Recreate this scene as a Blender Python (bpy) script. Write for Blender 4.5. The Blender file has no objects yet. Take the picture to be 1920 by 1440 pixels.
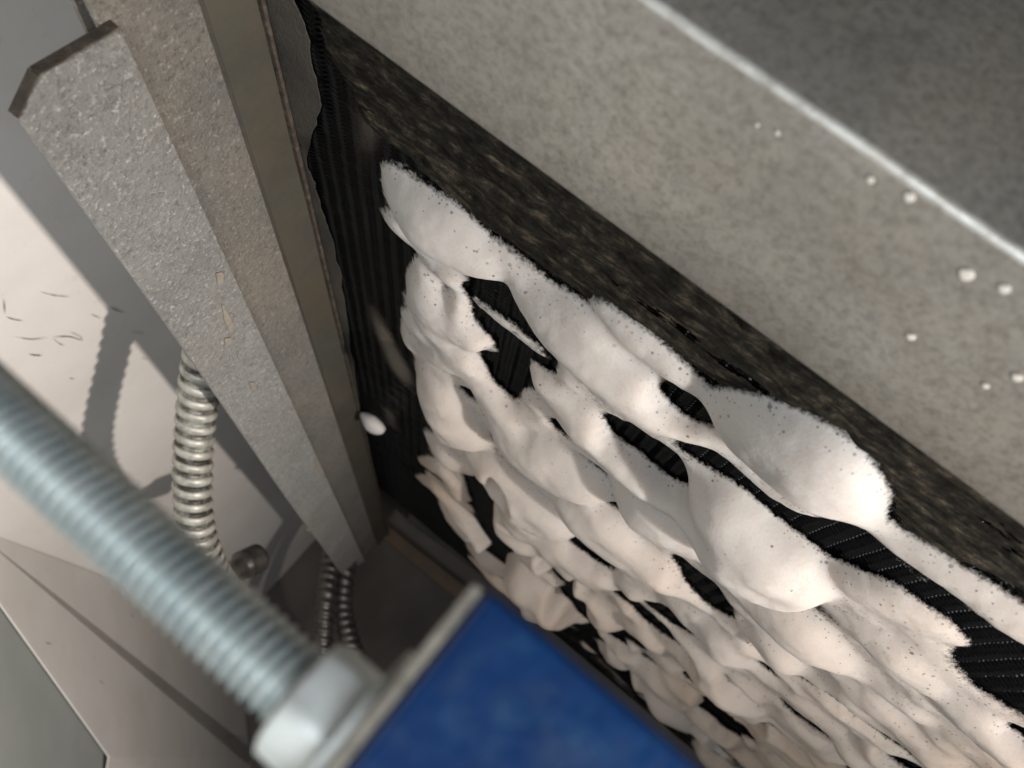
import bpy, bmesh, math, random
import numpy as np
from mathutils import Matrix, Vector
random.seed(7); rng = np.random.default_rng(11)

# ------------------------------------------------------------------ camera
W, H, F = 1920.0, 1440.0, 1441.0            # photo pixels, focal length in pixels
d = np.array([(800-960), (1305-720), F]); d /= np.linalg.norm(d)      # depth axis (vanishing point of the rails)
u = np.array([1.0, 0.78, 0.0]); u[2] = -(u[0]*d[0]+u[1]*d[1])/d[2]; u /= np.linalg.norm(u)   # plumb axis (hanging rod)
m = np.cross(u, d)                           # towards the coil
# world: X = m (to the coil), Y = d (into the unit), Z = -u (up)
B = np.stack([m, d, -u])                     # rows: world axes in camera coords (x right, y down, z forward)
scene = bpy.context.scene
C = scene.collection
cam = bpy.data.cameras.new('camera'); camo = bpy.data.objects.new('camera', cam); C.objects.link(camo)
right, up, back = B @ np.array([1, 0, 0]), B @ np.array([0, -1, 0]), B @ np.array([0, 0, -1])
camo.matrix_world = Matrix(((right[0], up[0], back[0], 0), (right[1], up[1], back[1], 0), (right[2], up[2], back[2], 0), (0, 0, 0, 1)))
cam.sensor_width = 36.0; cam.lens = 36.0*F/W
cam.clip_start = 0.004; cam.clip_end = 20
cam.dof.use_dof = True; cam.dof.focus_distance = 0.275; cam.dof.aperture_fstop = 13.5
scene.camera = camo

# ------------------------------------------------------------------ light
world = bpy.data.worlds.new('World'); scene.world = world; world.use_nodes = True
bg = world.node_tree.nodes['Background']; bg.inputs[0].default_value = (0.75, 0.88, 1.0, 1); bg.inputs[1].default_value = 0.012
def area(name, loc, target, size, power, col):
    l = bpy.data.lights.new(name, 'AREA'); l.shape = 'DISK'; l.size = size; l.energy = power; l.color = col
    o = bpy.data.objects.new(name, l); C.objects.link(o); o.location = loc
    o.rotation_euler = (Vector(target)-Vector(loc)).to_track_quat('-Z', 'Y').to_euler(); return o
def spot(name, loc, target, cone, power, col, rad):
    l = bpy.data.lights.new(name, 'SPOT'); l.energy = power; l.color = col; l.spot_size = math.radians(cone); l.spot_blend = 1.0; l.shadow_soft_size = rad
    o = bpy.data.objects.new(name, l); C.objects.link(o); o.location = loc
    o.rotation_euler = (Vector(target)-Vector(loc)).to_track_quat('-Z', 'Y').to_euler(); return o
spot('torch', (0.005, 0.077, -0.42), (-0.24, 0.31, 0.24), 113, 21.5, (1.0, 0.915, 0.835), 0.010)
area('room_light', (-0.28, -0.24, -0.20), (0.04, 0.35, 0.05), 0.30, 2.7, (0.92, 0.965, 1.0))
vs = scene.view_settings; vs.view_transform = 'Standard'; vs.look = 'None'; vs.gamma = 1; vs.exposure = 0; vs.use_curve_mapping = False
scene.render.engine = 'CYCLES'
scene.cycles.max_bounces = 10; scene.cycles.transparent_max_bounces = 16

# ------------------------------------------------------------------ pixel helpers
def ray(px, py): return B @ np.array([(px-960)/F, (py-720)/F, 1.0])       # world direction with camera depth 1
def on(px, py, axis, val): r = ray(px, py); return r*(val/r[axis])
def atz(px, py, z): return ray(px, py)*z
def proj(P):
    c = np.asarray(P) @ B; return np.stack([c[..., 0]/c[..., 2]*F+960, c[..., 1]/c[..., 2]*F+720], -1)
XC = 0.12      # face of the coil
XP = 0.105     # face of the coil's casing post
ZR = 0.168     # rails above the coil
ZW = 0.30      # white sheet above

# ------------------------------------------------------------------ mesh helpers
def link(name, verts, faces, mat, parent=None, smooth=False, loc=None):
    me = bpy.data.meshes.new(name); verts = np.asarray(verts, float)
    if loc is not None: verts = verts-np.asarray(loc)
    me.from_pydata([tuple(v) for v in verts], [], [tuple(int(i) for i in f) for f in faces])
    me.materials.append(mat); me.update()
    bm = bmesh.new(); bm.from_mesh(me); bmesh.ops.recalc_face_normals(bm, faces=bm.faces); bm.to_mesh(me); bm.free()
    if smooth: me.shade_smooth()
    o = bpy.data.objects.new(name, me); C.objects.link(o)
    if loc is not None: o.location = loc
    if parent: o.parent = parent
    return o
def fast(name, verts, quads, mat, parent=None, smooth=True, attrs={}):
    me = bpy.data.meshes.new(name); n = len(verts); k = len(quads)
    me.vertices.add(n); me.vertices.foreach_set('co', np.asarray(verts, np.float32).ravel())
    me.loops.add(4*k); me.loops.foreach_set('vertex_index', np.asarray(quads, np.int32).ravel())
    me.polygons.add(k); me.polygons.foreach_set('loop_start', np.arange(0, 4*k, 4, dtype=np.int32))
    me.polygons.foreach_set('loop_total', np.full(k, 4, np.int32)); me.update(calc_edges=True); me.validate()
    for nm, a in attrs.items():
        t = me.attributes.new(nm, 'FLOAT', 'POINT'); t.data.foreach_set('value', np.asarray(a, np.float32))
    me.materials.append(mat)
    if smooth: me.shade_smooth()
    o = bpy.data.objects.new(name, me); C.objects.link(o)
    if parent: o.parent = parent
    return o
def empty(name, loc=(0, 0, 0)):
    o = bpy.data.objects.new(name, None); C.objects.link(o); o.location = loc; o.empty_display_size = 0.01; return o
def tag(o, label=None, cat=None, group=None, kind=None):
    if label: o['label'] = label
    if cat: o['category'] = cat
    if group: o['group'] = group
    if kind: o['kind'] = kind
    return o
def prism(poly, nrm, th):      # polygon (3D, planar) thickened along nrm
    p = np.asarray(poly, float); n = len(p); q = p+np.asarray(nrm, float)*th
    f = [list(range(n)), list(range(2*n-1, n-1, -1))]
    f += [[i, i+n, (i+1) % n+n, (i+1) % n] for i in range(n)]
    return np.vstack([p, q]), f
def bevel(o, w, seg=2):
    b = o.modifiers.new('bevel', 'BEVEL'); b.width = w; b.segments = seg; b.limit_method = 'ANGLE'; b.angle_limit = math.radians(35)
    for p in o.data.polygons: p.use_smooth = True
    wn = o.modifiers.new('wn', 'WEIGHTED_NORMAL'); wn.keep_sharp = False
    return o
def sweep_rings(pts, rad, nt=32):         # pts (n,3) path, rad function(s, theta) -> radius
    pts = np.asarray(pts, float); t = np.gradient(pts, axis=0); t /= np.linalg.norm(t, axis=1)[:, None]
    s = np.concatenate([[0], np.cumsum(np.linalg.norm(np.diff(pts, axis=0), axis=1))])
    a = np.cross(t[0], [0.3, 0.5, 0.81]); a /= np.linalg.norm(a); th = np.linspace(0, 2*np.pi, nt, endpoint=False)
    V = []
    for i in range(len(pts)):
        a = a-t[i]*(a @ t[i]); a /= np.linalg.norm(a); b = np.cross(t[i], a)
        r = rad(s[i], th)
        V.append(pts[i]+r[:, None]*(np.cos(th)[:, None]*a+np.sin(th)[:, None]*b))
    V = np.vstack(V); n = len(pts)
    i = np.arange(n-1)[:, None]*nt; j = np.arange(nt)[None]; j2 = (j+1) % nt
    Q = np.stack([i+j, i+j2, i+nt+j2, i+nt+j], -1).reshape(-1, 4)
    return V, Q
def spline(P, n):              # Catmull-Rom through P
    P = np.asarray(P, float); P = np.vstack([2*P[0]-P[1], P, 2*P[-1]-P[-2]]); out = []
    k = len(P)-3; T = np.linspace(0, k-1e-9, n)
    for tt in T:
        i = int(tt); t = tt-i; a, b, c, e = P[i:i+4]
        out.append(0.5*((2*b)+(-a+c)*t+(2*a-5*b+4*c-e)*t*t+(-a+3*b-3*c+e)*t**3))
    return np.array(out)
def vnoise(y, z, sy, sz, seed):
    g = np.random.default_rng(seed).random((256, 256))
    a = y/sy+500; b = z/sz+500; i = np.floor(a).astype(int); j = np.floor(b).astype(int); fa = a-i; fb = b-j
    fa = fa*fa*(3-2*fa); fb = fb*fb*(3-2*fb); G = lambda p, q: g[p % 256, q % 256]
    return (G(i, j)*(1-fa)+G(i+1, j)*fa)*(1-fb)+(G(i, j+1)*(1-fa)+G(i+1, j+1)*fa)*fb
def inside(px, py, poly):
    r = np.zeros(px.shape, bool); P = np.asarray(poly, float); n = len(P)
    for i in range(n):
        x0, y0 = P[i]; x1, y1 = P[(i+1) % n]
        c = ((y0 > py) != (y1 > py)) & (px < (x1-x0)*(py-y0)/((y1-y0) if y1 != y0 else 1e-9)+x0); r ^= c
    return r
def blur(a, k):
    w = np.exp(-0.5*(np.arange(-3*k, 3*k+1)/k)**2); w /= w.sum()
    for ax in (0, 1):
        pad = [(0, 0), (0, 0)]; pad[ax] = (3*k, 3*k); b = np.pad(a, pad, mode='edge'); out = np.zeros_like(a)
        for i, wi in enumerate(w): out += wi*(b[i:i+a.shape[0]] if ax == 0 else b[:, i:i+a.shape[1]])
        a = out
    return a

# ------------------------------------------------------------------ materials
class N:
    def __init__(s, name):
        s.m = bpy.data.materials.new(name); s.m.use_nodes = True; s.t = s.m.node_tree
        s.b = s.t.nodes['Principled BSDF']; s.out = s.t.nodes['Material Output']
        s.co = s.t.nodes.new('ShaderNodeTexCoord').outputs['Object']
    def n(s, typ, **kw):
        nd = s.t.nodes.new(typ)
        for k, v in kw.items(): setattr(nd, k, v)
        return nd
    def l(s, a, b): s.t.links.new(a, b)
    def mapping(s, scale, src=None):
        mp = s.n('ShaderNodeMapping'); mp.inputs['Scale'].default_value = scale; s.l(src or s.co, mp.inputs[0]); return mp.outputs[0]
    def noise(s, scale, detail=4, rough=0.55, vec=None):
        t = s.n('ShaderNodeTexNoise'); t.inputs['Scale'].default_value = scale; t.inputs['Detail'].default_value = detail
        t.inputs['Roughness'].default_value = rough; s.l(vec or s.co, t.inputs['Vector']); return t.outputs['Fac']
    def voro(s, scale, vec=None, feature='F1'):
        t = s.n('ShaderNodeTexVoronoi', feature=feature); t.inputs['Scale'].default_value = scale; s.l(vec or s.co, t.inputs['Vector']); return t
    def ramp(s, src, stops, interp='LINEAR'):
        r = s.n('ShaderNodeValToRGB'); e = r.color_ramp.elements; r.color_ramp.interpolation = interp
        while len(e) > 1: e.remove(e[-1])
        for i, (p, c) in enumerate(stops):
            c = (c, c, c, 1) if isinstance(c, (int, float)) else (*c, 1)
            if i == 0: e[0].position = p; e[0].color = c
            else: el = e.new(p); el.color = c
        s.l(src, r.inputs[0]); return r.outputs[0]
    def mix(s, fac, a, b, blend='MIX'):
        x = s.n('ShaderNodeMix', data_type='RGBA', blend_type=blend)
        for sock, v in ((x.inputs[0], fac), (x.inputs[6], a), (x.inputs[7], b)):
            if isinstance(v, (int, float)): sock.default_value = v
            elif isinstance(v, tuple): sock.default_value = (*v, 1)
            else: s.l(v, sock)
        return x.outputs[2]
    def math(s, op, a, b=0.0, clamp=False):
        x = s.n('ShaderNodeMath', operation=op, use_clamp=clamp)
        for sock, v in ((x.inputs[0], a), (x.inputs[1], b)):
            if isinstance(v, (int, float)): sock.default_value = v
            else: s.l(v, sock)
        return x.outputs[0]
    def attr(s, name):
        a = s.n('ShaderNodeAttribute', attribute_name=name); return a.outputs['Fac']
    def bump(s, h, dist, strength=1.0, prev=None):
        x = s.n('ShaderNodeBump'); x.inputs['Strength'].default_value = strength; x.inputs['Distance'].default_value = dist
        s.l(h, x.inputs['Height'])
        if prev: s.l(prev, x.inputs['Normal'])
        return x.outputs[0]
    def set(s, **kw):
        for k, v in kw.items():
            sk = s.b.inputs[k.replace('_', ' ')]
            if isinstance(v, (int, float)): sk.default_value = v
            elif isinstance(v, tuple): sk.default_value = (*v, 1) if len(v) == 3 and sk.type == 'RGBA' else v
            else: s.l(v, sk)
        return s

def mat_steel(name, base, dust, dustamt, pebble=0.0, metal=0.35, rough=0.5, scale=1.0):
    s = N(name)
    n1 = s.noise(22*scale, 5, 0.65); n2 = s.noise(260*scale, 4, 0.6); n3 = s.noise(900*scale, 2, 0.5)
    c = s.mix(s.ramp(n1, [(0.35, 0.0), (0.68, 1.0)]), tuple(x*0.8 for x in base), tuple(min(1, x*1.12) for x in base))
    c = s.mix(s.ramp(n2, [(0.3, 0.0), (0.75, 0.45)]), c, tuple(x*0.62 for x in base))
    dm = s.math('MULTIPLY', s.ramp(s.noise(14*scale, 6, 0.7), [(0.42, 0.0), (0.66, 1.0)]), dustamt)
    c = s.mix(dm, c, dust)
    if name == 'galvanised_post':
        sp_ = s.ramp(s.noise(480, 5, 0.8), [(0.44, 0.0), (0.64, 0.6)]); c = s.mix(sp_, c, (0.14, 0.125, 0.105))
        c = s.mix(s.math('MULTIPLY', s.math('MULTIPLY', s.attr('edge'), s.ramp(s.noise(220, 4, 0.7), [(0.35, 0.25), (0.6, 0.8)])), 1.0), c, (0.58, 0.585, 0.56))  # rim highlight along the fold painted into the base colour
    s.set(Base_Color=c, Metallic=metal, Roughness=s.math('ADD', s.math('MULTIPLY', n2, 0.25), rough-0.1))
    if pebble > 0.0008:
        c = s.mix(s.ramp(s.noise(430, 5, 0.8), [(0.34, 0.75), (0.50, 0.0)]), c, tuple(x*0.38 for x in base))
        c = s.mix(s.ramp(s.noise(520, 4, 0.8), [(0.55, 0.0), (0.66, 0.7)]), c, tuple(min(1, x*2.0) for x in base)); s.l(c, s.b.inputs['Base Color'])
    if pebble > 0:
        pv = s.mapping((1.0, 1.0, 1.0))
        v = s.voro(640*scale, pv); h = s.math('ADD', s.math('MULTIPLY', v.outputs['Distance'], 0.35), s.math('MULTIPLY', s.noise(520*scale, 5, 0.8, pv), 1.8))
        s.l(s.bump(h, pebble, 0.9), s.b.inputs['Normal'])
    else:
        s.l(s.bump(s.math('ADD', n2, s.math('MULTIPLY', n3, 0.5)), 0.00012, 0.7), s.b.inputs['Normal'])
    return s.m
M = {}
M['flange'] = mat_steel('galvanised_pebbled', (0.42, 0.415, 0.40), (0.40, 0.36, 0.30), 0.35, 0.0020, 0.30, 0.50)
M['rail'] = mat_steel('galvanised_dusty', (0.20, 0.195, 0.18), (0.28, 0.245, 0.195), 0.6, 0.0010, 0.25, 0.55)
M['inner'] = mat_steel('galvanised_film', (0.085, 0.082, 0.068), (0.105, 0.084, 0.058), 0.65, 0.0, 0.3, 0.5)
M['grime'] = mat_steel('grimy_flange', (0.05, 0.048, 0.043), (0.13, 0.115, 0.095), 0.6, 0.0007, 0.2, 0.5)
M['post'] = mat_steel('galvanised_post', (0.37, 0.352, 0.318), (0.36, 0.31, 0.25), 0.5, 0.0, 0.40, 0.45)
M['dark_rail'] = mat_steel('rusty_rail', (0.07, 0.055, 0.04), (0.14, 0.08, 0.04), 0.7, 0.0, 0.2, 0.6)

s = N('rust_lip'); s.set(Base_Color=s.ramp(s.noise(180, 5, 0.7), [(0.35, (0.018, 0.013, 0.009)), (0.55, (0.05, 0.038, 0.028)), (0.75, (0.12, 0.10, 0.08))]), Roughness=0.7)
s.l(s.bump(s.noise(500, 3), 0.0005), s.b.inputs['Normal']); M['rust'] = s.m

s = N('white_paint')
c = s.mix(s.ramp(s.noise(9, 5, 0.6), [(0.35, 0.0), (0.7, 1.0)]), (0.80, 0.765, 0.73), (0.70, 0.655, 0.615))
c = s.mix(s.ramp(s.noise(60, 6, 0.75), [(0.60, 0.0), (0.76, 0.35)]), c, (0.42, 0.36, 0.30))
scr = s.noise(70, 5, 0.7, s.mapping((0.25, 2.2, 1)))
c = s.mix(s.ramp(scr, [(0.66, 0.0), (0.72, 0.35)]), c, (0.3, 0.27, 0.24))
s.set(Base_Color=c, Roughness=0.42, Specular_IOR_Level=0.35)
s.l(s.bump(s.noise(240, 3), 0.0002, 0.5), s.b.inputs['Normal']); M['white'] = s.m

s = N('floor_paint'); s.set(Base_Color=s.ramp(s.noise(12, 5, 0.6), [(0.3, (0.06, 0.05, 0.042)), (0.7, (0.11, 0.092, 0.08))]), Roughness=0.6); M['far'] = s.m
s = N('shade_grey_sheet'); s.set(Base_Color=s.ramp(s.noise(15, 5, 0.6), [(0.3, (0.34, 0.36, 0.345)), (0.7, (0.40, 0.42, 0.405))]), Roughness=0.6); M['grey'] = s.m  # grey base colour stands in for shade on the backing panel
s = N('scuff'); s.set(Base_Color=(0.20, 0.185, 0.17), Roughness=0.8); M['scuff'] = s.m

s = N('fin_metal'); s.set(Base_Color=(0.003, 0.003, 0.0034), Metallic=0.0, IOR=1.22, Roughness=s.math('ADD', s.math('MULTIPLY', s.noise(400, 2), 0.12), 0.05), Specular_IOR_Level=0.45); M['fin'] = s.m
s = N('coil_core'); s.set(Base_Color=(0.006, 0.006, 0.007), Roughness=0.5); s.b.inputs['IOR'].default_value = 1.2; M['core'] = s.m

s = N('dust_mat')
st = s.mapping((1, 1, 0.22))
n = s.noise(300, 6, 0.8, st); fl = s.noise(210, 5, 0.8)
c = s.ramp(s.math('ADD', s.math('MULTIPLY', n, 0.6), s.math('MULTIPLY', fl, 0.4)), [(0.42, (0.004, 0.0038, 0.0033)), (0.52, (0.020, 0.018, 0.014)), (0.60, (0.07, 0.058, 0.042)), (0.70, (0.22, 0.18, 0.13))])
s.set(Base_Color=c, Roughness=0.9, Specular_IOR_Level=0.1)
s.l(s.bump(n, 0.0012), s.b.inputs['Normal'])
a = s.math('SUBTRACT', s.math('MULTIPLY', s.attr('amount'), 1.9), s.math('MULTIPLY', s.noise(330, 4, 0.7, st), 1.5))
s.set(Alpha=s.math('GREATER_THAN', a, 0.0)); M['dust'] = s.m
s = N('dust_film')
n = s.noise(300, 5, 0.7, st)
s.set(Base_Color=s.ramp(n, [(0.3, (0.05, 0.042, 0.033)), (0.65, (0.19, 0.16, 0.125))]), Roughness=0.85); a = s.math('SUBTRACT', s.math('MULTIPLY', s.attr('amount'), 1.9), s.math('ADD', s.math('MULTIPLY', s.noise(420, 5, 0.8, st), 2.4), -0.5))
s.set(Alpha=s.math('MULTIPLY', a, 1.1, True)); M['film'] = s.m

s = N('foam')
th = s.attr('thick')
dots = None
for sc_, r0_, r1_ in ((330, 0.13, 0.22), (620, 0.16, 0.26), (150, 0.09, 0.13)):
    sp = s.voro(sc_); spot_ = s.ramp(sp.outputs['Distance'], [(r0_, 1.0), (r1_, 0.0)])
    pick = s.n('ShaderNodeSeparateColor'); s.l(sp.outputs['Color'], pick.inputs[0])
    thin = s.ramp(th, [(0.0, 1.0), (0.28, 0.65), (0.55, 0.24), (0.85, 0.05), (1.0, 0.025)])
    d_ = s.math('MULTIPLY', spot_, s.math('LESS_THAN', pick.outputs[0], thin)); d_ = s.math('MULTIPLY', d_, s.math('ADD', s.math('MULTIPLY', pick.outputs[1], 0.8), 0.2))
    dots = d_ if dots is None else s.math('MAXIMUM', dots, d_)
c = s.mix(s.ramp(s.noise(30, 3), [(0.3, 0.0), (0.7, 1.0)]), (0.54, 0.515, 0.50), (0.47, 0.45, 0.437))
c = s.mix(s.ramp(s.noise(800, 3, 0.7), [(0.35, 0.0), (0.65, 0.35)]), c, (0.42, 0.40, 0.38))
c = s.mix(s.math('MULTIPLY', s.attr('dirt_and_falloff'), 0.85, True), c, (0.40, 0.32, 0.262))  # tan tint: soiled foam plus light falloff painted into the colour
c = s.mix(s.math('MULTIPLY', dots, 0.8), c, (0.10, 0.09, 0.08))
s.set(Base_Color=c, Roughness=0.5, Specular_IOR_Level=0.25, Subsurface_Weight=0.8, Subsurface_Scale=0.015)
s.b.inputs['Subsurface Radius'].default_value = (1.0, 0.72, 0.5)
hb = s.math('ADD', s.voro(900).outputs['Distance'], s.noise(380, 4, 0.7))
s.l(s.bump(hb, 0.00030, 0.28), s.b.inputs['Normal'])
al = s.math('SUBTRACT', s.math('MULTIPLY', th, 4.6), s.math('MULTIPLY', s.noise(520, 5, 0.8), 1.5))
s.set(Alpha=s.math('MULTIPLY', s.math('ADD', al, 0.18), 2.0, True)); M['foam'] = s.m

s = N('dried_foam'); s.set(Base_Color=(0.62, 0.59, 0.54), Roughness=0.9, Specular_IOR_Level=0.1); M['dried'] = s.m
s = N('zinc_rod')
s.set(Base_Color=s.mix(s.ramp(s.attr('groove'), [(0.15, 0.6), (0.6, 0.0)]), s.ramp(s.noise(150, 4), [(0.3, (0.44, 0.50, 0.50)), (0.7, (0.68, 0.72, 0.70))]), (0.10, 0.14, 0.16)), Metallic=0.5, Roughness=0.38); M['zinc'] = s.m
s = N('zinc_nut')
s.set(Base_Color=s.ramp(s.noise(120, 4), [(0.3, (0.62, 0.65, 0.63)), (0.7, (0.84, 0.87, 0.86))]), Metallic=0.2, Roughness=0.58); M['nut'] = s.m
s = N('conduit_steel')
c = s.ramp(s.noise(160, 5, 0.7), [(0.3, (0.22, 0.21, 0.18)), (0.65, (0.50, 0.49, 0.44))])
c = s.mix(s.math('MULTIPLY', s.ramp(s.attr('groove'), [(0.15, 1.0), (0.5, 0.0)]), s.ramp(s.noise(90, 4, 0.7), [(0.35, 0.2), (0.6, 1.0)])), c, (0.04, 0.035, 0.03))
s.set(Base_Color=c, Metallic=0.3, Roughness=0.46); M['conduit'] = s.m
s = N('dark_conduit')
s.set(Base_Color=s.ramp(s.noise(120, 5, 0.7), [(0.3, (0.05, 0.045, 0.04)), (0.7, (0.15, 0.14, 0.13))]), Metallic=0.6, Roughness=0.35); M['dconduit'] = s.m
s = N('blue_paint')
c = s.mix(s.ramp(s.noise(170, 4, 0.7), [(0.54, 0.0), (0.74, 0.5)]), (0.003, 0.042, 0.165), (0.05, 0.15, 0.28))
c = s.mix(s.ramp(s.noise(55, 3, 0.6), [(0.4, 0.0), (0.7, 0.55)]), c, (0.003, 0.018, 0.085))
c = s.mix(s.ramp(s.noise(90, 6, 0.75), [(0.5, 0.05), (0.72, 0.45)]), c, (0.10, 0.13, 0.17))
s.set(Base_Color=c, Roughness=0.33); s.l(s.bump(s.noise(300, 3), 0.0003, 0.6), s.b.inputs['Normal']); M['blue'] = s.m
s = N('cream_pad'); s.set(Base_Color=s.ramp(s.noise(500, 4), [(0.3, (0.20, 0.18, 0.15)), (0.7, (0.42, 0.38, 0.32))]), Roughness=0.8); M['cream'] = s.m
s = N('brass'); s.set(Base_Color=(0.65, 0.38, 0.13), Metallic=0.6, Roughness=0.4); M['brass'] = s.m

# ------------------------------------------------------------------ the setting: white sheets round the coil
def grid_sheet(name, p0, e1, e2, n1, n2, nrm, mat, wav, seed):
    a, b = np.meshgrid(np.linspace(0, 1, n1), np.linspace(0, 1, n2), indexing='ij')
    P = np.asarray(p0)+a[..., None]*np.asarray(e1)+b[..., None]*np.asarray(e2)
    P = P+(vnoise(a*5, b*5, 1, 1, seed)-0.5)[..., None]*wav*np.asarray(nrm)
    i = np.arange(n1*n2).reshape(n1, n2); Q = np.stack([i[:-1, :-1], i[1:, :-1], i[1:, 1:], i[:-1, 1:]], -1).reshape(-1, 4)
    return fast(name, P.reshape(-1, 3), Q, mat)
XW = -0.107                                    # white side panel
ceil = tag(grid_sheet('ceiling_panel', (XW-0.012, -0.12, ZW), (0.30, 0, 0), (0, 1.42, 0), 12, 60, (0, 0, 1), M['white'], 0.002, 3), kind='structure')
far = tag(grid_sheet('far_wall', (XW-0.30, 1.30, ZW+0.02), (0.75, 0, 0), (0, 0, -0.95), 8, 20, (0, 1, 0), M['far'], 0.002, 5), kind='structure')
# side panel with a cut corner, traced on its plane
NS = np.array([0.78, 0, -0.62]); NS /= np.linalg.norm(NS); P0 = np.array([XW, 0, ZW-0.001])
def on_s(px, py, off=0.0): r = ray(px, py); return r*(((P0 @ NS)+off)/(r @ NS))
DS = np.array([NS[2], 0, -NS[0]])              # down the slope
sp = [on_s(-60, 1046), on_s(205, 1418), on_s(500, 1426), on_s(700, 1460)]
poly = [sp[0], sp[1], sp[2], P0+(0, 1.296, 0)+DS*np.linalg.norm((sp[2]-P0)*(1, 0, 1)), P0+(0, 1.296, 0), P0+(0, sp[0][1], 0)]
V, Fc = prism(poly, -NS, 0.0015)
side = tag(link('side_panel', V, Fc, M['white']), kind='structure')
e0, e1 = sp[1], sp[2]; q = np.array([0.0, 0.0, -0.012])
V, Fc = prism([e0, e1, on_s(540, 1510, -0.006), on_s(190, 1510, -0.006)], -NS, 0.0012)
link('folded_lip', V, Fc, M['white'], side)
back = tag(grid_sheet('backing_panel', P0-NS*0.007+(0, -0.12, 0), (0, 1.41, 0), DS*0.7, 12, 12, NS, M['grey'], 0.002, 9), kind='structure')

def scuff(pts, w, plane, val, parent):
    P = [on(x, y, 2, val-0.0005) if plane == 2 else on_s(x, y, 0.0006) for x, y in pts]; P = spline(P, 4*len(P))
    t = np.gradient(P, axis=0); nrm = np.array([0, 0, 1.0]) if plane == 2 else NS
    sd = np.cross(t, nrm); sd /= np.linalg.norm(sd, axis=1)[:, None]; ww = 0.42*w*np.sin(np.linspace(0.1, math.pi-0.1, len(P)))[:, None]*(0.6+0.8*rng.random((len(P), 1)))
    V = np.vstack([P-sd*ww, P+sd*ww]); n = len(P)
    link('scuff_mark', V, [[i, i+1, n+i+1, n+i] for i in range(n-1)], M['scuff'], parent)
for pts, w in [([(75, 548), (105, 555), (134, 557)], .0005), ([(28, 632), (60, 637), (90, 633)], .0005), ([(98, 633), (130, 632), (157, 640)], .0007), ([(132, 623), (150, 631), (156, 639)], .0005),
               ([(100, 635), (112, 645), (122, 648)], .0006), ([(55, 665), (68, 667), (80, 667)], .0009), ([(205, 575), (218, 582), (232, 586)], .0008), ([(265, 672), (280, 674)], .0005),
               ([(8, 560), (10, 590)], .0005), ([(12, 595), (28, 600), (45, 602)], .0006), ([(172, 590), (190, 598)], .0005), ([(130, 710), (140, 711)], .0006), ([(245, 622), (270, 626)], .0004)]:
    scuff(pts, w, 2, ZW-0.0012, ceil)
for pts, w in [([(420, 1385), (440, 1380), (470, 1392)], .0010), ([(245, 1150), (252, 1158)], .0012), ([(85, 1205), (97, 1208)], .0008), ([(185, 1275), (196, 1283)], .0007)]:
    scuff(pts, w, 0, XW, side)

# ------------------------------------------------------------------ rails above the coil (extruded along Y)
def xz(px, py, z): p = on(px, py, 2, z); return p
YA, YE = -0.02, 1.02
def plank(name, x0, x1, z0, y0, y1, th, mat, parent=None, cham=None, wav=0.0006, seed=1):
    ny = 60; ys = np.linspace(y0, y1, ny)
    w = (vnoise(ys*20, ys*0, 1, 1, seed)-0.5)*wav
    prof = [(x0, z0), (x1, z0), (x1, z0+th), (x0, z0+th)]
    V = np.array([[x+(w[i] if x == x0 else 0), y, z+w[i]*0.5] for i, y in enumerate(ys) for x, z in prof])
    if cham:
        for i in range(4): 
            if prof[i][0] == x0: V[i, 1] += cham
    Fq = [[4*i+j, 4*i+(j+1) % 4, 4*i+4+(j+1) % 4, 4*i+4+j] for i in range(ny-1) for j in range(4)]+[[0, 3, 2, 1], [4*ny-4+j for j in range(4)]]
    return link(name, V, Fq, mat, parent)
XA, XB, XCc = 0.0385, 0.0705, 0.0975
# outermost flange with a chamfered end
p = [on(216, 66, 2, ZR-0.004), on(78, 146, 2, ZR-0.004), on(40, 226, 2, ZR-0.004)]
XA = on(300, 590, 2, ZR-0.004)[0]; XB = on(450, 540, 2, ZR-0.004)[0]
far_tip = [(XA, 0.93), (XB-0.004, 0.985)]
edge = [np.array([XB, p[0][1], ZR-0.004]), p[1], p[2]]
n = 24
outer = [np.array([XA+(p[2][0]-XA)*(1-t)**3+0.0006*math.sin(9*t), p[2][1]+(0.93-p[2][1])*t, ZR-0.004]) for t in np.linspace(0, 1, n)[1:]]
polyf = edge+outer+[np.array([XB, 1.0, ZR-0.004])]
V, Fc = prism(polyf, (0, 0, 1), 0.004)
fl = tag(link('metal_flange', V, Fc, M['flange']), 'pebbled silvery sheet metal flange with a clipped corner, casting a shadow on white panel', 'metal flange'); bevel(fl, 0.0007)
for a0, b0 in ((edge[0], edge[1]), (edge[1], edge[2])):     # rusty sheared ends
    t_ = (b0-a0)/np.linalg.norm(b0-a0); o_ = np.cross(t_, [0, 0, 1.0]); o_ = o_ if o_[1] < 0 else -o_
    V, Fc = prism([a0+(0, 0, 0.0007)+o_*0.0001, b0+(0, 0, 0.0007)+o_*0.0001, b0+(0, 0, 0.0042)+o_*0.0001, a0+(0, 0, 0.0042)+o_*0.0001], o_, 0.0005); link('cut_edge', V, Fc, M['rust'], fl)
pl = plank('metal_rail', XB-0.003, XCc, ZR+0.0005, YA, 0.99, 0.003, M['rail'], wav=0.0003, seed=4); bevel(pl, 0.0006)
tag(pl, 'dust-stained rough grey metal rail between the clipped flange and the narrow smooth rail', 'metal rail')
tb = [on(120, -40, 2, ZR+0.010), on(176, 84, 2, ZR+0.010), on(225, 70, 2, ZR+0.010), on(190, -40, 2, ZR+0.010)]
V, Fc = prism(tb, (0, 0, 1), 0.002); link('tab', V, Fc, M['rail'], pl)
il = plank('inner_rail', XCc+0.0022, XC-0.0015, ZR+0.002, YA, 1.03, 0.004, M['inner'], wav=0.0002, seed=6); bevel(il, 0.0006)
tag(il, 'narrow smooth olive-grey metal rail edged with rust beside the coil', 'metal rail')
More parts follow.
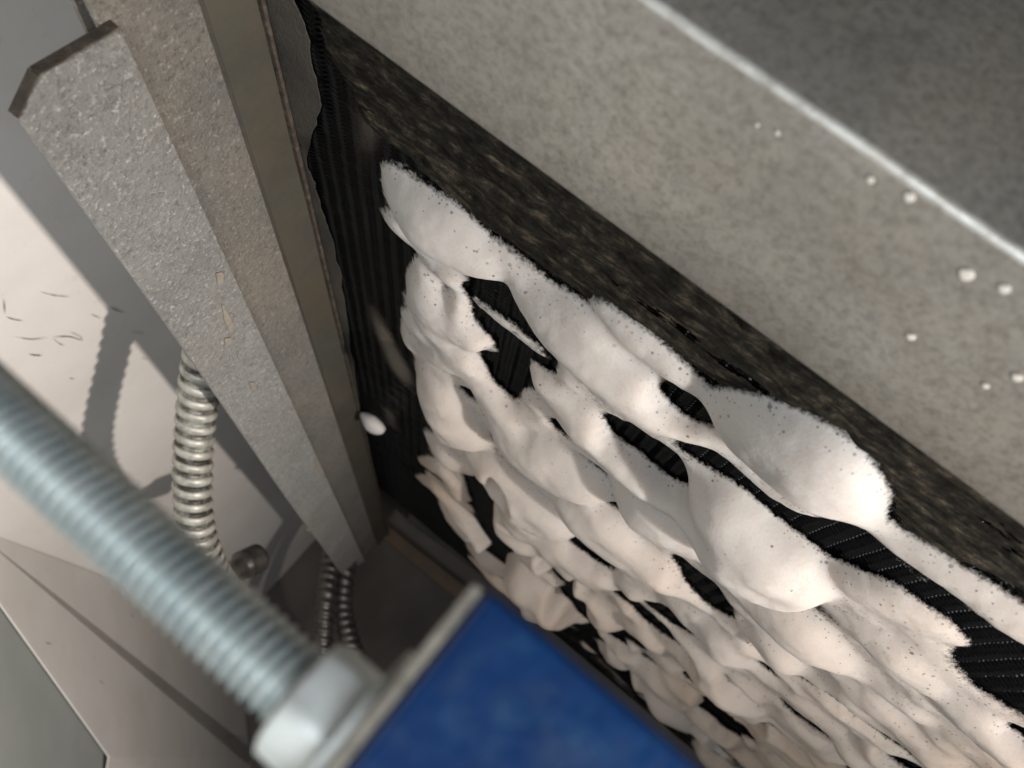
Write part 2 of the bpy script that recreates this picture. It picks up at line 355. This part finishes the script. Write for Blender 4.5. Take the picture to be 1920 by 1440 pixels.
lip = plank('rusty_lip', XC-0.0030, XC-0.0012, ZR-0.0005, YA, 1.03, 0.003, M['rust'], il, wav=0.0006, seed=8); bevel(lip, 0.0005)
# dried dirt patches on the rough rail and the flange
def patch(name, px, mat, parent, zz, th=0.0005):
    c = np.mean(px, 0); P = []
    for i in range(len(px)):
        a, b = np.array(px[i]), np.array(px[(i+1) % len(px)])
        for t in (0, .33, .66): 
            q_ = a+(b-a)*t; q_ = q_+(q_-c)*random.uniform(-.12, .12); P.append(on(q_[0], q_[1], 2, zz))
    V, Fc = prism(P, (0, 0, 1), th); return link(name, V, Fc, mat, parent)
s = N('dry_dirt'); s.set(Base_Color=s.ramp(s.noise(300, 4), [(0.3, (0.17, 0.15, 0.12)), (0.7, (0.27, 0.24, 0.195))]), Roughness=0.9); s.l(s.bump(s.noise(700, 3), 0.0004), s.b.inputs['Normal']); M['dirt_and_falloff'] = s.m
for px in [[(405, 512), (418, 510), (421, 530), (408, 533)], [(416, 570), (430, 590), (440, 615), (432, 622), (420, 600)], [(468, 716), (478, 718), (482, 730), (472, 732)], [(422, 635), (433, 633), (434, 645), (423, 647)],
           [(590, 858), (596, 862), (598, 882), (592, 880)], [(585, 985), (590, 987), (580, 997), (576, 995)], [(445, 660), (452, 668), (447, 674)]]:
    patch('dirt_patch', px, M['dirt_and_falloff'], fl, ZR-0.0046)

# grimy edge of the coil beside the rails, irregular torn outline
gp = [(490, -40), (548, -10), (575, 60), (592, 150), (601, 200), (584, 255), (574, 310), (590, 345), (604, 400), (618, 440), (640, 520), (652, 620), (668, 720), (690, 830), (722, 985), (706, 960), (640, 690), (590, 480), (545, 250), (505, 60)]
G = []
for i in range(len(gp)):
    a, b = np.array(gp[i], float), np.array(gp[(i+1) % len(gp)], float)
    for t in np.linspace(0, 1, 6)[:-1]: G.append(on(*(a+(b-a)*t+rng.normal(0, 1.6, 2)), 0, XC-0.0008))
coil = tag(empty('cooling_coil', (XC, 0.6, -0.1)), 'black finned cooling coil clogged with grime and covered in white foam', 'cooling coil')
cl = np.array(coil.location)
def child(o):
    o.parent = coil; o.matrix_parent_inverse = Matrix.Translation(-Vector(cl)); return o
V, Fc = prism(G, (1, 0, 0), 0.0003); child(link('edge_flange', V, Fc, M['grime']))

# ------------------------------------------------------------------ coil: fins, core
ZT, ZB = 0.172, -0.36
YEND = float(on(795, 985, 0, XC)[1])
pitch = 0.0021; fy = np.arange(0.135, YEND, pitch); fv, fq = [], []; o0 = 0
for k, y in enumerate(fy):
    zz = np.arange(ZB, ZT, 0.0011 if y < 0.5 else 0.0024); nz = len(zz)
    wave = 0.0008*np.sin(2*np.pi*zz/0.0074)*(1 if y < 0.5 else 0.5)
    jit = rng.normal(0, 0.00006)+0.0006*(vnoise(zz*0+y, zz, 0.02, 0.03, 21)-0.5)
    yy = y+wave+jit; xx = XC+0.0007*(vnoise(zz*0+y, zz, 0.004, 0.012, 22)-0.3)
    th = 0.00022; dx = 0.006
    a = np.stack([xx, yy-th, zz], 1); b = np.stack([xx, yy+th, zz], 1); c_ = np.stack([xx+dx, yy-th, zz], 1); e_ = np.stack([xx+dx, yy+th, zz], 1)
    fv += [c_, a, b, e_]
    i = np.arange(nz-1)+o0
    for r0 in range(3): fq.append(np.stack([i+r0*nz, i+(r0+1)*nz, i+(r0+1)*nz+1, i+r0*nz+1], 1))
    o0 += 4*nz
fo = fast('fins', np.vstack(fv), np.vstack(fq), M['fin'], smooth=False); tag(fo, kind='stuff'); child(fo)
V, Fc = prism([(XC+0.008, 0.10, ZB), (XC+0.008, YEND, ZB), (XC+0.008, YEND, ZT), (XC+0.008, 0.10, ZT)], (1, 0, 0), 0.03); child(link('core', V, Fc, M['core']))
for tz in np.arange(ZB+0.012, ZT, 0.0256):           # copper-black tubes behind the fin edges
    V, Q = sweep_rings([(XC+0.0075, y, tz) for y in (0.12, 0.4, 0.7, YEND-0.005)], lambda s_, t_: np.full_like(t_, 0.0042), 10)
    child(fast('tube', V, Q, M['core']))

# ------------------------------------------------------------------ shared coil grid in pixels
ys = [0.135]
while ys[-1] < 1.04: ys.append(ys[-1]+0.00075+0.0016*max(0, ys[-1]-0.22))
ys = np.array(ys); zs = np.arange(-0.34, 0.175, 0.00095)
YG, ZG = np.meshgrid(ys, zs, indexing='ij')
PX = proj(np.stack([np.full_like(YG, XC), YG, ZG], -1)); px, py = PX[..., 0], PX[..., 1]
idx = np.arange(YG.size).reshape(YG.shape)
def field_mesh(name, X, Z, mask, mat, attrs, smooth=True):
    m4 = mask[:-1, :-1] | mask[1:, :-1] | mask[1:, 1:] | mask[:-1, 1:]
    Q = np.stack([idx[:-1, :-1], idx[:-1, 1:], idx[1:, 1:], idx[1:, :-1]], -1)[m4]
    us, inv = np.unique(Q, return_inverse=True)
    V = np.stack([X.ravel()[us], YG.ravel()[us], Z.ravel()[us]], 1)
    return fast(name, V, inv.reshape(-1, 4), mat, attrs={k: v.ravel()[us] for k, v in attrs.items()}, smooth=smooth)

# dust caked on the near edge of the coil and in patches further along
dust = inside(px, py, [(560, -80), (1060, 330), (1540, 660), (2100, 1040), (2100, 1230), (1900, 1085), (1700, 1010), (1640, 880), (1560, 800), (1340, 730), (1150, 590), (1000, 470), (900, 410), (830, 345), (745, 265), (690, 220), (640, 130)]).astype(float)
dust = blur(dust, 4)
dust *= 0.20+0.72*vnoise(YG, ZG, 0.012, 0.045, 31)+0.40*vnoise(YG, ZG, 0.004, 0.012, 32)
dark = inside(px, py, [(1060, 480), (1200, 590), (1330, 690), (1460, 730), (1560, 790), (1660, 850), (1760, 900), (2000, 1020), (2000, 1240), (1800, 1120), (1600, 980), (1300, 740)]).astype(float)
dust *= 1-0.35*blur(dark, 8)
film = np.zeros_like(dust)
for pl_ in [[(682, 150), (712, 140), (722, 200), (705, 270), (690, 330), (668, 380), (660, 410), (650, 400), (672, 320), (676, 220)], [(690, 548), (712, 575), (745, 650), (775, 700), (770, 735), (735, 690), (705, 610)], [(722, 755), (742, 770), (745, 810), (730, 800)],
            [(640, 500), (652, 540), (660, 600), (650, 590)]]:
    film = np.maximum(film, inside(px, py, pl_).astype(float))
film = blur(film, 7)
amount = np.maximum(np.clip(dust, 0, 1), 0)
hd = 0.0004+0.0022*vnoise(YG, ZG, 0.003, 0.007, 33)*amount
o = field_mesh('dust_mat', XC-hd-0.0006, ZG, amount > 0.01, M['dust'], {'amount': amount}); tag(o, kind='stuff'); child(o)
a2 = np.clip(film*1.15, 0, 1)
o = field_mesh('dust_film', XC-0.0007-0.0006*a2*vnoise(YG, ZG, 0.003, 0.006, 35), ZG, a2 > 0.08, M['film'], {'amount': a2}); tag(o, kind='stuff'); child(o)

# ------------------------------------------------------------------ foam
SAG = 0.18
acc = np.zeros_like(YG); PW = 4.5
def add_bump(samples):                         # samples: (y, z, a, h)
    hb = np.zeros_like(YG); ymin = 1e9
    S = np.array(samples)
    i0 = np.searchsorted(ys, (S[:, 0]-1.5*S[:, 2]).min())-1; i1 = np.searchsorted(ys, (S[:, 0]+1.5*S[:, 2]).max())+1
    j0 = np.searchsorted(zs, (S[:, 1]-1.5*S[:, 2]).min())-1; j1 = np.searchsorted(zs, (S[:, 1]+1.5*S[:, 2]).max())+1
    i0 = max(i0, 0); j0 = max(j0, 0)
    if i1 <= i0 or j1 <= j0: return
    y = YG[i0:i1, j0:j1]; z = ZG[i0:i1, j0:j1]; hb = np.zeros_like(y)
    for (yc, zc, a, h) in samples:
        q = ((y-yc)**2+(z-zc)**2)/a**2
        hb = np.maximum(hb, np.maximum(h*np.clip(1-q, 0, 1)**0.55, 0.12*h*np.clip(1-q/2.2, 0, 1)))
    acc[i0:i1, j0:j1] += hb**PW
def chain(pts, k=0.78):
    pts = np.array(pts, float); sm = spline(pts, max(12, 9*len(pts)))
    out = []
    for i, (x, y, w) in enumerate(sm):
        w = max(w, 5)
        P = on(x, y, 0, XC); e = 1e-4
        pd = proj(P+(0, e, 0))-proj(P); ph = proj(P-(e, 0, 0))-proj(P)
        sd, sh = np.linalg.norm(pd)/e, np.linalg.norm(ph)/e; dirn = ph/np.linalg.norm(ph)
        a = 2*w/(sd+math.hypot(sd, k*sh)); h = k*a
        near = on(*(np.array([x, y])-w*dirn), 0, XC)
        out.append((near[1]+a, near[2]+SAG*h*0.5, a, h))
    add_bump(out)
BL = [
 [(722, 312, 22), (745, 360, 50), (790, 400, 62), (840, 430, 58), (892, 468, 46)],
 [(945, 470, 18), (985, 530, 36), (1040, 585, 55), (1095, 625, 60), (1130, 650, 50)],
 [(1110, 655, 45), (1150, 690, 60), (1210, 735, 55), (1270, 775, 42), (1325, 808, 26)],
 [(1130, 570, 22), (1200, 630, 32), (1265, 685, 30), (1320, 725, 20), (1350, 750, 15)],
 [(1350, 745, 22), (1410, 795, 55), (1480, 840, 78), (1550, 885, 88), (1590, 920, 70), (1620, 955, 40)],
 [(1620, 950, 30), (1690, 1010, 32), (1760, 1062, 40), (1850, 1125, 46), (1960, 1200, 50)],
 [(1288, 850, 10), (1318, 905, 32), (1372, 970, 66), (1432, 1030, 88), (1478, 1070, 80)],
 [(1565, 1065, 22), (1650, 1118, 44), (1730, 1162, 42), (1805, 1203, 24)],
 [(1420, 1120, 35), (1500, 1180, 52), (1560, 1225, 48), (1600, 1252, 28)],
 [(1560, 1130, 18), (1650, 1198, 36), (1715, 1252, 46), (1755, 1290, 42)],
 [(1700, 1290, 20), (1740, 1315, 24)],
 [(1770, 1290, 25), (1830, 1355, 48), (1900, 1412, 60), (1980, 1480, 60)],
 [(1590, 1282, 20), (1650, 1325, 36), (1705, 1368, 40), (1780, 1430, 45)],
 [(1700, 1380, 25), (1780, 1450, 40)],
 # left column
 [(790, 500, 24), (790, 550, 42), (800, 590, 44)], [(762, 590, 16), (790, 612, 24)],
 [(870, 550, 22), (850, 600, 36), (880, 620, 34)],
 [(800, 650, 26), (850, 655, 36), (905, 690, 22)],
 [(800, 690, 22), (822, 735, 42), (842, 780, 44), (860, 800, 30)],
 [(880, 690, 24), (925, 750, 30), (960, 800, 36), (985, 845, 38)],
 [(905, 575, 14), (950, 600, 10), (1000, 640, 8)],
 [(1000, 650, 12), (1025, 710, 30), (1075, 765, 38), (1150, 825, 42), (1225, 885, 48), (1280, 930, 42)],
 [(960, 810, 30), (1030, 860, 46), (1095, 900, 40), (1145, 925, 18)],
 [(890, 850, 22), (935, 895, 36), (985, 940, 40), (1030, 968, 34)],
 [(1055, 920, 26), (1120, 970, 44), (1190, 1030, 40), (1280, 1095, 34), (1360, 1155, 28), (1415, 1198, 16)],
 [(1190, 920, 30), (1240, 960, 50), (1290, 1000, 45)], [(1290, 950, 22), (1330, 1010, 36), (1380, 1080, 30)],
 [(812, 825, 14), (838, 850, 24), (870, 868, 20)], [(790, 862, 8), (830, 880, 16), (858, 920, 16)],
 [(782, 892, 6), (818, 912, 14), (862, 962, 18), (905, 1015, 22), (955, 1065, 34), (1015, 1115, 42), (1060, 1160, 30)],
 [(830, 945, 8), (860, 985, 14), (900, 1020, 14)],
 [(918, 885, 12), (950, 930, 24), (980, 975, 30)], [(905, 925, 14), (945, 970, 26), (975, 1005, 24)],
 [(1000, 985, 20), (1060, 1035, 30), (1130, 1080, 26)], [(990, 1040, 20), (1050, 1080, 28), (1100, 1115, 24)],
 [(1290, 1200, 20), (1340, 1260, 36), (1390, 1310, 40), (1415, 1335, 28)],
 [(1440, 1265, 16), (1500, 1310, 26), (1560, 1360, 26), (1620, 1405, 22)],
 [(1430, 1345, 24), (1480, 1390, 30), (1520, 1430, 26)],
]
for c in BL: chain(c)
# smaller fingers of foam lower down, running with the fins
zone = [(985, 1000), (1150, 1060), (1280, 1120), (1430, 1220), (1600, 1300), (1720, 1400), (1800, 1520), (1420, 1520), (1230, 1330), (1090, 1200), (930, 1090), (900, 1000)]
zp = np.array(zone, float); cnt = 0; r2 = random.Random(5)
while cnt < 105:
    x = r2.uniform(900, 1800); y = r2.uniform(1000, 1520)
    if not inside(np.array([x]), np.array([y]), zone)[0]: continue
    L = r2.uniform(50, 125); w = r2.uniform(15, 31)*(0.75+0.45*(x-900)/900); sl = r2.uniform(0.74, 0.86)
    dx = L/2; bulge = r2.uniform(0.6, 1.0)
    chain([(x-dx, y-dx*sl, w*0.35), (x-dx*.3, y-dx*.3*sl, w*0.8), (x+dx*.5, y+dx*.5*sl, w*bulge*1.1), (x+dx, y+dx*sl, w*0.55)], k=r2.uniform(0.6, 1.0)); cnt += 1
zone2 = [(1380, 1180), (1560, 1240), (1760, 1340), (1920, 1400), (1920, 1500), (1480, 1480), (1300, 1300), (1260, 1180)]
cnt = 0
while cnt < 34:
    x = r2.uniform(1260, 1920); y = r2.uniform(1180, 1500)
    if not inside(np.array([x]), np.array([y]), zone2)[0]: continue
    dx = r2.uniform(24, 52); w = r2.uniform(20, 36); sl = r2.uniform(0.74, 0.86)
    chain([(x-dx, y-dx*sl, w*0.4), (x-dx*.2, y-dx*.2*sl, w*0.85), (x+dx*.6, y+dx*.6*sl, w*1.05), (x+dx, y+dx*sl, w*0.7)], k=r2.uniform(0.8, 1.05)); cnt += 1
foam_h = acc**(1/PW)
region = [(735, 275), (830, 345), (950, 445), (1150, 590), (1250, 650), (1340, 725), (1440, 765), (1560, 785), (1620, 830), (1640, 910), (1680, 1010), (1800, 1065), (2050, 1200), (2050, 1600), (1400, 1600), (1180, 1300), (1060, 1190), (900, 1080), (860, 1000), (800, 900), (800, 830), (790, 700), (760, 620), (765, 500), (800, 470), (720, 400)]
base = blur(inside(px, py, region).astype(float), 3)
bn = 0.0045*vnoise(YG, ZG, 0.016, 0.05, 41)+0.0035*vnoise(YG, ZG, 0.008, 0.022, 42)-0.0002
foam_h = (foam_h**4+(np.clip(bn, 0, 1)*base*np.clip(1.5-YG*1.6, 0.25, 1))**4)**0.25
HL = [
 [(920, 500), (952, 508), (985, 590), (1045, 640), (1050, 695), (1005, 668), (955, 618), (880, 545), (870, 525)],
 [(890, 558), (920, 578), (985, 640), (1000, 655), (985, 662), (925, 625), (892, 585)],
 [(902, 652), (930, 642), (962, 640), (1002, 672), (990, 715), (968, 742), (930, 705)],
 [(1238, 702), (1275, 712), (1335, 762), (1345, 790), (1290, 770), (1250, 735)],
 [(1132, 762), (1190, 790), (1262, 835), (1295, 870), (1302, 905), (1262, 888), (1190, 830), (1150, 802)],
 [(1270, 822), (1345, 830), (1400, 885), (1450, 928), (1530, 962), (1610, 980), (1660, 1030), (1720, 1080), (1800, 1130), (2000, 1240), (2000, 1330), (1830, 1270), (1842, 1196), (1780, 1146), (1690, 1085), (1560, 1030), (1480, 975), (1390, 895), (1330, 862)],
 [(1795, 1225), (1850, 1205), (2000, 1260), (2000, 1360), (1900, 1310), (1840, 1280)],
 [(1032, 765), (1075, 785), (1112, 825), (1085, 818), (1045, 795)],
 [(1120, 905), (1160, 925), (1174, 948), (1135, 930)],
 [(1265, 1025), (1300, 1050), (1345, 1085), (1385, 1155), (1335, 1130), (1285, 1080)],
 [(1055, 985), (1110, 1005), (1165, 1060), (1130, 1050), (1075, 1012)],
 [(868, 866), (905, 885), (930, 925), (948, 1000), (985, 1030), (940, 1035), (905, 985), (885, 920)],
 [(940, 865), (975, 905), (965, 910), (935, 880)],
 [(1245, 1120), (1310, 1160), (1335, 1195), (1290, 1172)],
 [(1395, 1165), (1470, 1220), (1560, 1275), (1690, 1375), (1680, 1385), (1560, 1292), (1465, 1235)],
 [(1862, 1325), (1930, 1360), (2000, 1400), (1930, 1375)], [(866, 712), (905, 735), (908, 750), (875, 728)],
 [(1360, 1235), (1400, 1270), (1440, 1310), (1425, 1305), (1375, 1260)], [(1300, 1360), (1350, 1400), (1345, 1408), (1295, 1370)], [(1105, 1205), (1160, 1230), (1240, 1310), (1190, 1290)],
 [(1090, 1060), (1105, 1075), (1115, 1100), (1098, 1085)], [(1075, 1120), (1120, 1155), (1112, 1160), (1075, 1130)], [(1440, 1330), (1540, 1410), (1530, 1414), (1440, 1345)],
]
OV = [[(893, 556, 9), (950, 600, 14), (1000, 640, 13), (1035, 668, 6)], [(1195, 800, 4), (1240, 830, 5)], [(900, 640, 12), (925, 645, 10)]]
r3 = random.Random(12)
while len(HL) < 62:
    x = r3.uniform(930, 1800); y = r3.uniform(1010, 1500)
    if not inside(np.array([x]), np.array([y]), zone)[0]: continue
    L = r3.uniform(18, 60); w = r3.uniform(4, 8.5); sl = r3.uniform(0.72, 0.84)
    HL.append([(x-L, y-L*sl), (x-L*.3+w, y-L*.3*sl-w), (x+L*.6+w, y+L*.6*sl-w), (x+L, y+L*sl), (x+L*.3-w, y+L*.3*sl+w), (x-L*.5-w, y-L*.5*sl+w)])
hole = np.zeros_like(YG)
for h in HL: hole = np.maximum(hole, inside(px, py, h).astype(float))
hole = blur(hole, 3)
foam_h = blur(foam_h, 2)
edge_n = 0.5*vnoise(YG, ZG, 0.0025, 0.006, 51)+0.5*vnoise(YG, ZG, 0.0012, 0.003, 52)
foam_h = foam_h*np.clip(1-hole*(0.8+0.5*edge_n)*1.25, 0, 1)**1.3
acc[:] = 0
for c in OV: chain(c, k=0.6)
foam_h = (foam_h**4+acc**(4/PW))**0.25
foam_h += np.where(foam_h > 0.001, 1, 0)*(0.0007*(vnoise(YG, ZG, 0.007, 0.010, 61)-0.5)+0.0004*(vnoise(YG, ZG, 0.0025, 0.003, 62)-0.5))
foam_h *= 1+0.30*(vnoise(YG, ZG, 0.011, 0.017, 63)-0.5)*np.clip(1.3-YG, 0.4, 1)
foam_h = np.clip(foam_h, 0, None)
thick = np.clip(foam_h/0.012, 0, 1)
fo = field_mesh('cleaning_foam', XC-foam_h-0.0003*(foam_h > 0), ZG-SAG*foam_h, foam_h > 0.00025, M['foam'], {'thick': thick, 'dirt_and_falloff': np.clip((YG-0.20)/0.4+np.clip((-ZG-0.04)/0.25, 0, 0.6), 0, 1)*(0.55+0.9*vnoise(YG, ZG, 0.06, 0.05, 81))})  # tint grows with depth and downward, mimicking light falloff in colour
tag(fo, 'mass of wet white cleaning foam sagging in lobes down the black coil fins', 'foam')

def blob_mesh(name, P, r, stretch, mat, seed):
    nu, nv = 16, 10; V = []; rr = np.random.default_rng(seed); ph = rr.random(3)*6
    for i in range(nv+1):
        t = math.pi*i/nv
        for j in range(nu):
            a = 2*math.pi*j/nu; k = 1+0.06*math.sin(3*a+ph[0])*math.sin(t)
            taper = 1-0.45*max(0, math.cos(t))
            V.append((r[0]*math.sin(t)*math.cos(a)*k*taper, r[1]*math.sin(t)*math.sin(a)*k*taper, r[2]*math.cos(t)*stretch))
    Q = [[i*nu+j, (i+1)*nu+j, (i+1)*nu+(j+1) % nu, i*nu+(j+1) % nu] for i in range(nv) for j in range(nu)]
    o = fast(name, V, Q, mat, attrs={'thick': np.ones(len(V))}); o.location = P; return o
P = on(698, 792, 0, XC-0.003)
tag(blob_mesh('foam_drip', P, (0.007, 0.008, 0.009), 1.3, M['foam'], 3), 'single small white foam drip hanging alone on the black coil edge', 'foam drip')

# ------------------------------------------------------------------ casing post in front of the coil
r0, r1 = on(1220, 0, 0, XP), on(1920, 482, 0, XP)
l0, l1 = on(575, 0, 0, XP), on(1920, 992, 0, XP)
def lerp_y(a, b, z): return a[1]+(b[1]-a[1])*(z-a[2])/(b[2]-a[2])
zsP = np.linspace(0.36, -0.30, 110)
prof = []
for z in zsP:
    yr, yl = lerp_y(r0, r1, z), lerp_y(l0, l1, z)
    yr += 0.00035*(vnoise(np.array([z]), np.array([0.0]), 0.006, 1, 71)[0]-0.5)*2+0.0003*(vnoise(np.array([z]), np.array([0.0]), 0.02, 1, 72)[0]-0.5)
    R = 0.0016; row = [(XP+0.25, yr), (XP+R*1.0, yr)]
    for k in range(1, 7):
        a = math.pi/2*k/6; row.append((XP+R-R*math.sin(a), yr+R-R*math.cos(a)))
    row += [(XP, yr*0.66+yl*0.34), (XP, yr*0.33+yl*0.67), (XP, yl-0.001), (XP+0.0004, yl-0.0003), (XP+0.0012, yl), (XP+0.013, yl+0.0005)]
    prof.append([(x, y, z) for x, y in row])
prof = np.array(prof); a_, b_ = prof.shape[:2]; ii = np.arange(a_*b_).reshape(a_, b_)
Q = np.stack([ii[:-1, :-1], ii[:-1, 1:], ii[1:, 1:], ii[1:, :-1]], -1).reshape(-1, 4)
eg = np.zeros((a_, b_)); eg[:, 2:7] = 1.0  # bend vertices that take the painted highlight
post = fast('casing_post', prof.reshape(-1, 3), Q, M['post'], attrs={'edge': eg.ravel()})
so = post.modifiers.new('solid', 'SOLIDIFY'); so.thickness = 0.001; so.offset = -1
tag(post, 'wide galvanised sheet metal casing post folded along a bright bent edge', 'casing post')
for i, (x, y, r) in enumerate([(1705, 370, 13), (1632, 338, 9), (1812, 515, 17), (1883, 542, 13), (1708, 632, 10), (1848, 724, 8), (1908, 708, 12), (1458, 250, 6), (1420, 235, 5)]):
    P = on(x, y, 0, XP-0.0002); rr = r/F*np.dot(P, B.T[2])*0.8
    tag(blob_mesh('foam_speck', P, (rr*0.10, rr*1.2, rr), 1.0, M['dried'], 20+i), 'tiny white foam speck stuck on the galvanised casing post', 'foam speck', 'foam specks on the casing post')

# ------------------------------------------------------------------ conduits
def conduit(name, pts, R, pit, mat, label):
    n_ = 0; P = spline(pts, 400); L = np.linalg.norm(np.diff(P, axis=0), axis=1).sum(); P = spline(pts, int(L/pit*14))
    def rad(s_, th):
        f = (s_/pit+th/(2*np.pi)) % 1.0
        r = 0.86+0.14*np.clip(np.sin(np.pi*np.clip(f/0.72, 0, 1)), 0, 1)**0.6+0.035*np.exp(-((f-0.80)/0.05)**2)
        return R*r
    V, Q = sweep_rings(P, rad, 36)
    S = np.concatenate([[0], np.cumsum(np.linalg.norm(np.diff(P, axis=0), axis=1))]); th = np.linspace(0, 2*np.pi, 36, endpoint=False)
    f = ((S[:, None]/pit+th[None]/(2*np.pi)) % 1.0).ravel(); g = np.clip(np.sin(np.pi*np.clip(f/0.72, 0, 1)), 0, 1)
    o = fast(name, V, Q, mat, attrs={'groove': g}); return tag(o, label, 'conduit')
conduit('flexible_conduit', [atz(398, 600, 0.41), atz(378, 690, 0.425), atz(366, 800, 0.44), atz(361, 900, 0.45), atz(366, 985, 0.46), atz(386, 1050, 0.475), atz(412, 1098, 0.50), atz(436, 1122, 0.53)], 0.0115, 0.0083, M['conduit'],
        'silver corrugated flexible conduit rising behind the clipped flange against white panel')
conduit('flexible_conduit', [atz(672, 940, 0.98), atz(664, 1000, 0.95), atz(650, 1060, 0.92), atz(642, 1130, 0.90), atz(652, 1190, 0.88), atz(672, 1245, 0.86), atz(705, 1310, 0.84), atz(760, 1380, 0.82)], 0.0120, 0.0100, M['dconduit'],
        'dark flexible conduit bending away beside the end of the rusty rail')
conduit('flexible_conduit', [atz(624, 1030, 0.92), atz(618, 1070, 0.90), atz(612, 1120, 0.88), atz(607, 1180, 0.87), atz(606, 1240, 0.86), atz(615, 1300, 0.85), atz(640, 1380, 0.84)], 0.0115, 0.0098, M['dconduit'],
        'straight dark flexible conduit dropping from the tip of the clipped flange')

V, Q = sweep_rings(spline([atz(424, 1112, 0.53), atz(434, 1085, 0.54), atz(452, 1062, 0.55), atz(484, 1046, 0.565)], 24), lambda s_, t_: np.full_like(t_, 0.0085)*(1.25 if s_ > 0.025 else 1.0), 20)  # dark tube added in place of the shadow at the conduit's end
V = np.vstack([V, V[-20:].mean(0)[None]]); Q = list(Q)
el = link('conduit_shadow_tube', V, [list(q_) for q_ in Q]+[[len(V)-1, len(V)-21+j, len(V)-21+(j+1) % 20] for j in range(20)], M['dconduit'], smooth=True)
tag(el, 'short dark bent tube standing in for the shadow at the lower end of the silver corrugated conduit', 'shadow stand-in')
# ------------------------------------------------------------------ rails at the far end of the coil
def bar(name, pa, pb, yv, w, th, mat, label):
    a, b = on(*pa, 1, yv), on(*pb, 1, yv); t = (b-a)/np.linalg.norm(b-a); sd = np.cross(t, [0, 1, 0]); sd /= np.linalg.norm(sd); a = a-t*0.01
    b = b+t*0.5
    V, Fc = prism([a-sd*w/2, a+sd*w/2, b+sd*w/2, b-sd*w/2], (0, 1, 0), th); o = link(name, V, Fc, mat); bevel(o, 0.001); return tag(o, label, 'metal rail')
bar('end_rail', (715, 990), (880, 1125), 1.045, 0.018, 0.01, M['dark_rail'], 'dark rusty rail with a brass screw across the far end of the coil')
bar('end_rail', (742, 975), (905, 1100), 1.075, 0.024, 0.01, M['far'], 'pale painted rail behind the dark rusty one at the coil end')
bar('end_rail', (778, 975), (920, 1075), 1.052, 0.012, 0.01, M['grime'], 'thin grimy rail tucked under the foam at the coil end')
P = on(717, 1000, 1, 1.042); tag(blob_mesh('brass_screw', P, (0.004, 0.003, 0.004), 1.0, M['brass'], 8), 'small brass screw head on the dark rusty end rail', 'screw')

# ------------------------------------------------------------------ hanging rod, nut, blue hanger
ax = atz(285, 1043, 0.088); RX, RY = ax[0], ax[1]
R, pt = 0.00476, 0.00159
zz_ = np.arange(0.34, -0.03, -pt/10)
def rad(s_, th):
    f = (s_/pt+th/(2*np.pi)) % 1.0; return R-0.0010*np.abs(2*f-1)**0.9
V, Q = sweep_rings([(RX, RY, z) for z in zz_], rad, 36)
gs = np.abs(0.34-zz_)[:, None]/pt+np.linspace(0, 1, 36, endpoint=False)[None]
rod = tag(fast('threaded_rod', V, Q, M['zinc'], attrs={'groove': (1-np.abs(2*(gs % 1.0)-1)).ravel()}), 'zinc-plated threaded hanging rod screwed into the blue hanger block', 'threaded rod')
ZH = 0.002
def hexnut(name, z0, hgt, rr, label):
    V, Fq = [], []; n = 48
    rings = [(0.0, 0.62), (0.0, 0.90), (0.10, 1.0), (0.90, 1.0), (1.0, 0.90), (1.0, 0.62)]
    for (t, k) in rings:
        for j in range(n):
            a = 2*math.pi*j/n+0.35; hx = math.cos(math.pi/6)/math.cos(((a-0.35) % (math.pi/3))-math.pi/6)
            kk = min(k, 1) if k < 1 else 1
            r = rr*(min(hx*1.0, 1.0)) if k == 1.0 else rr*k*0.97
            V.append((r*math.cos(a), r*math.sin(a), hgt*t))
    for i in range(len(rings)-1):
        for j in range(n): Fq.append([i*n+j, i*n+(j+1) % n, (i+1)*n+(j+1) % n, (i+1)*n+j])
    o = fast(name, V, Fq, M['nut'], smooth=False); o.location = (RX, RY, z0); return tag(o, label, 'nut')
hexnut('hex_nut', ZH+0.0026, 0.0064, 0.0073, 'bright zinc hex nut tightened on the threaded rod above the blue block')
V, Q = sweep_rings([(0, 0, 0), (0, 0, 0.0), (0, 0, 0.0005), (0, 0, 0.0009), (0, 0, 0.0009)], lambda s_, th: np.full_like(th, 0.0105), 40)
x0, x1, y0, y1 = RX-0.0215, on(925, 1100, 1, 0.082)[0], 0.082, 0.106
def rbox(x0, x1, y0, y1, z0, z1): 
    return [(x0, y0, z0), (x1, y0, z0), (x1, y1, z0), (x0, y1, z0), (x0, y0, z1), (x1, y0, z1), (x1, y1, z1), (x0, y1, z1)], [[0, 3, 2, 1], [4, 5, 6, 7], [0, 1, 5, 4], [1, 2, 6, 5], [2, 3, 7, 6], [3, 0, 4, 7]]
hang = tag(empty('hanger_block', (RX, RY, -0.1)), 'blue painted hanger block with a pale frayed pad under the hex nut', 'hanger block')
V, Fc = rbox(x0, x1, y0, y1, -0.12, ZH)
o = link('body', np.array(V)-np.array(hang.location), Fc, M['blue'], hang); bevel(o, 0.0016, 4)
V, Fc = rbox(x0-0.0005, x1-0.0008, y0+0.0004, y1-0.0008, ZH+0.0001, ZH+0.0014)
o = link('pad', np.array(V)-np.array(hang.location), Fc, M['cream'], hang); bevel(o, 0.0004, 2)
V = [(0.0108*math.cos(a), 0.0095*math.sin(a), z) for z in (0, 0.001) for a in np.linspace(0, 2*math.pi, 40, endpoint=False)]
Fc = [list(range(39, -1, -1)), list(range(40, 80))]+[[j, (j+1) % 40, 40+(j+1) % 40, 40+j] for j in range(40)]
o = link('flat_washer', V, Fc, M['nut']); o.location = (RX, RY, ZH+0.0015); tag(o, 'thin flat washer squeezed between hex nut and pale pad', 'washer')
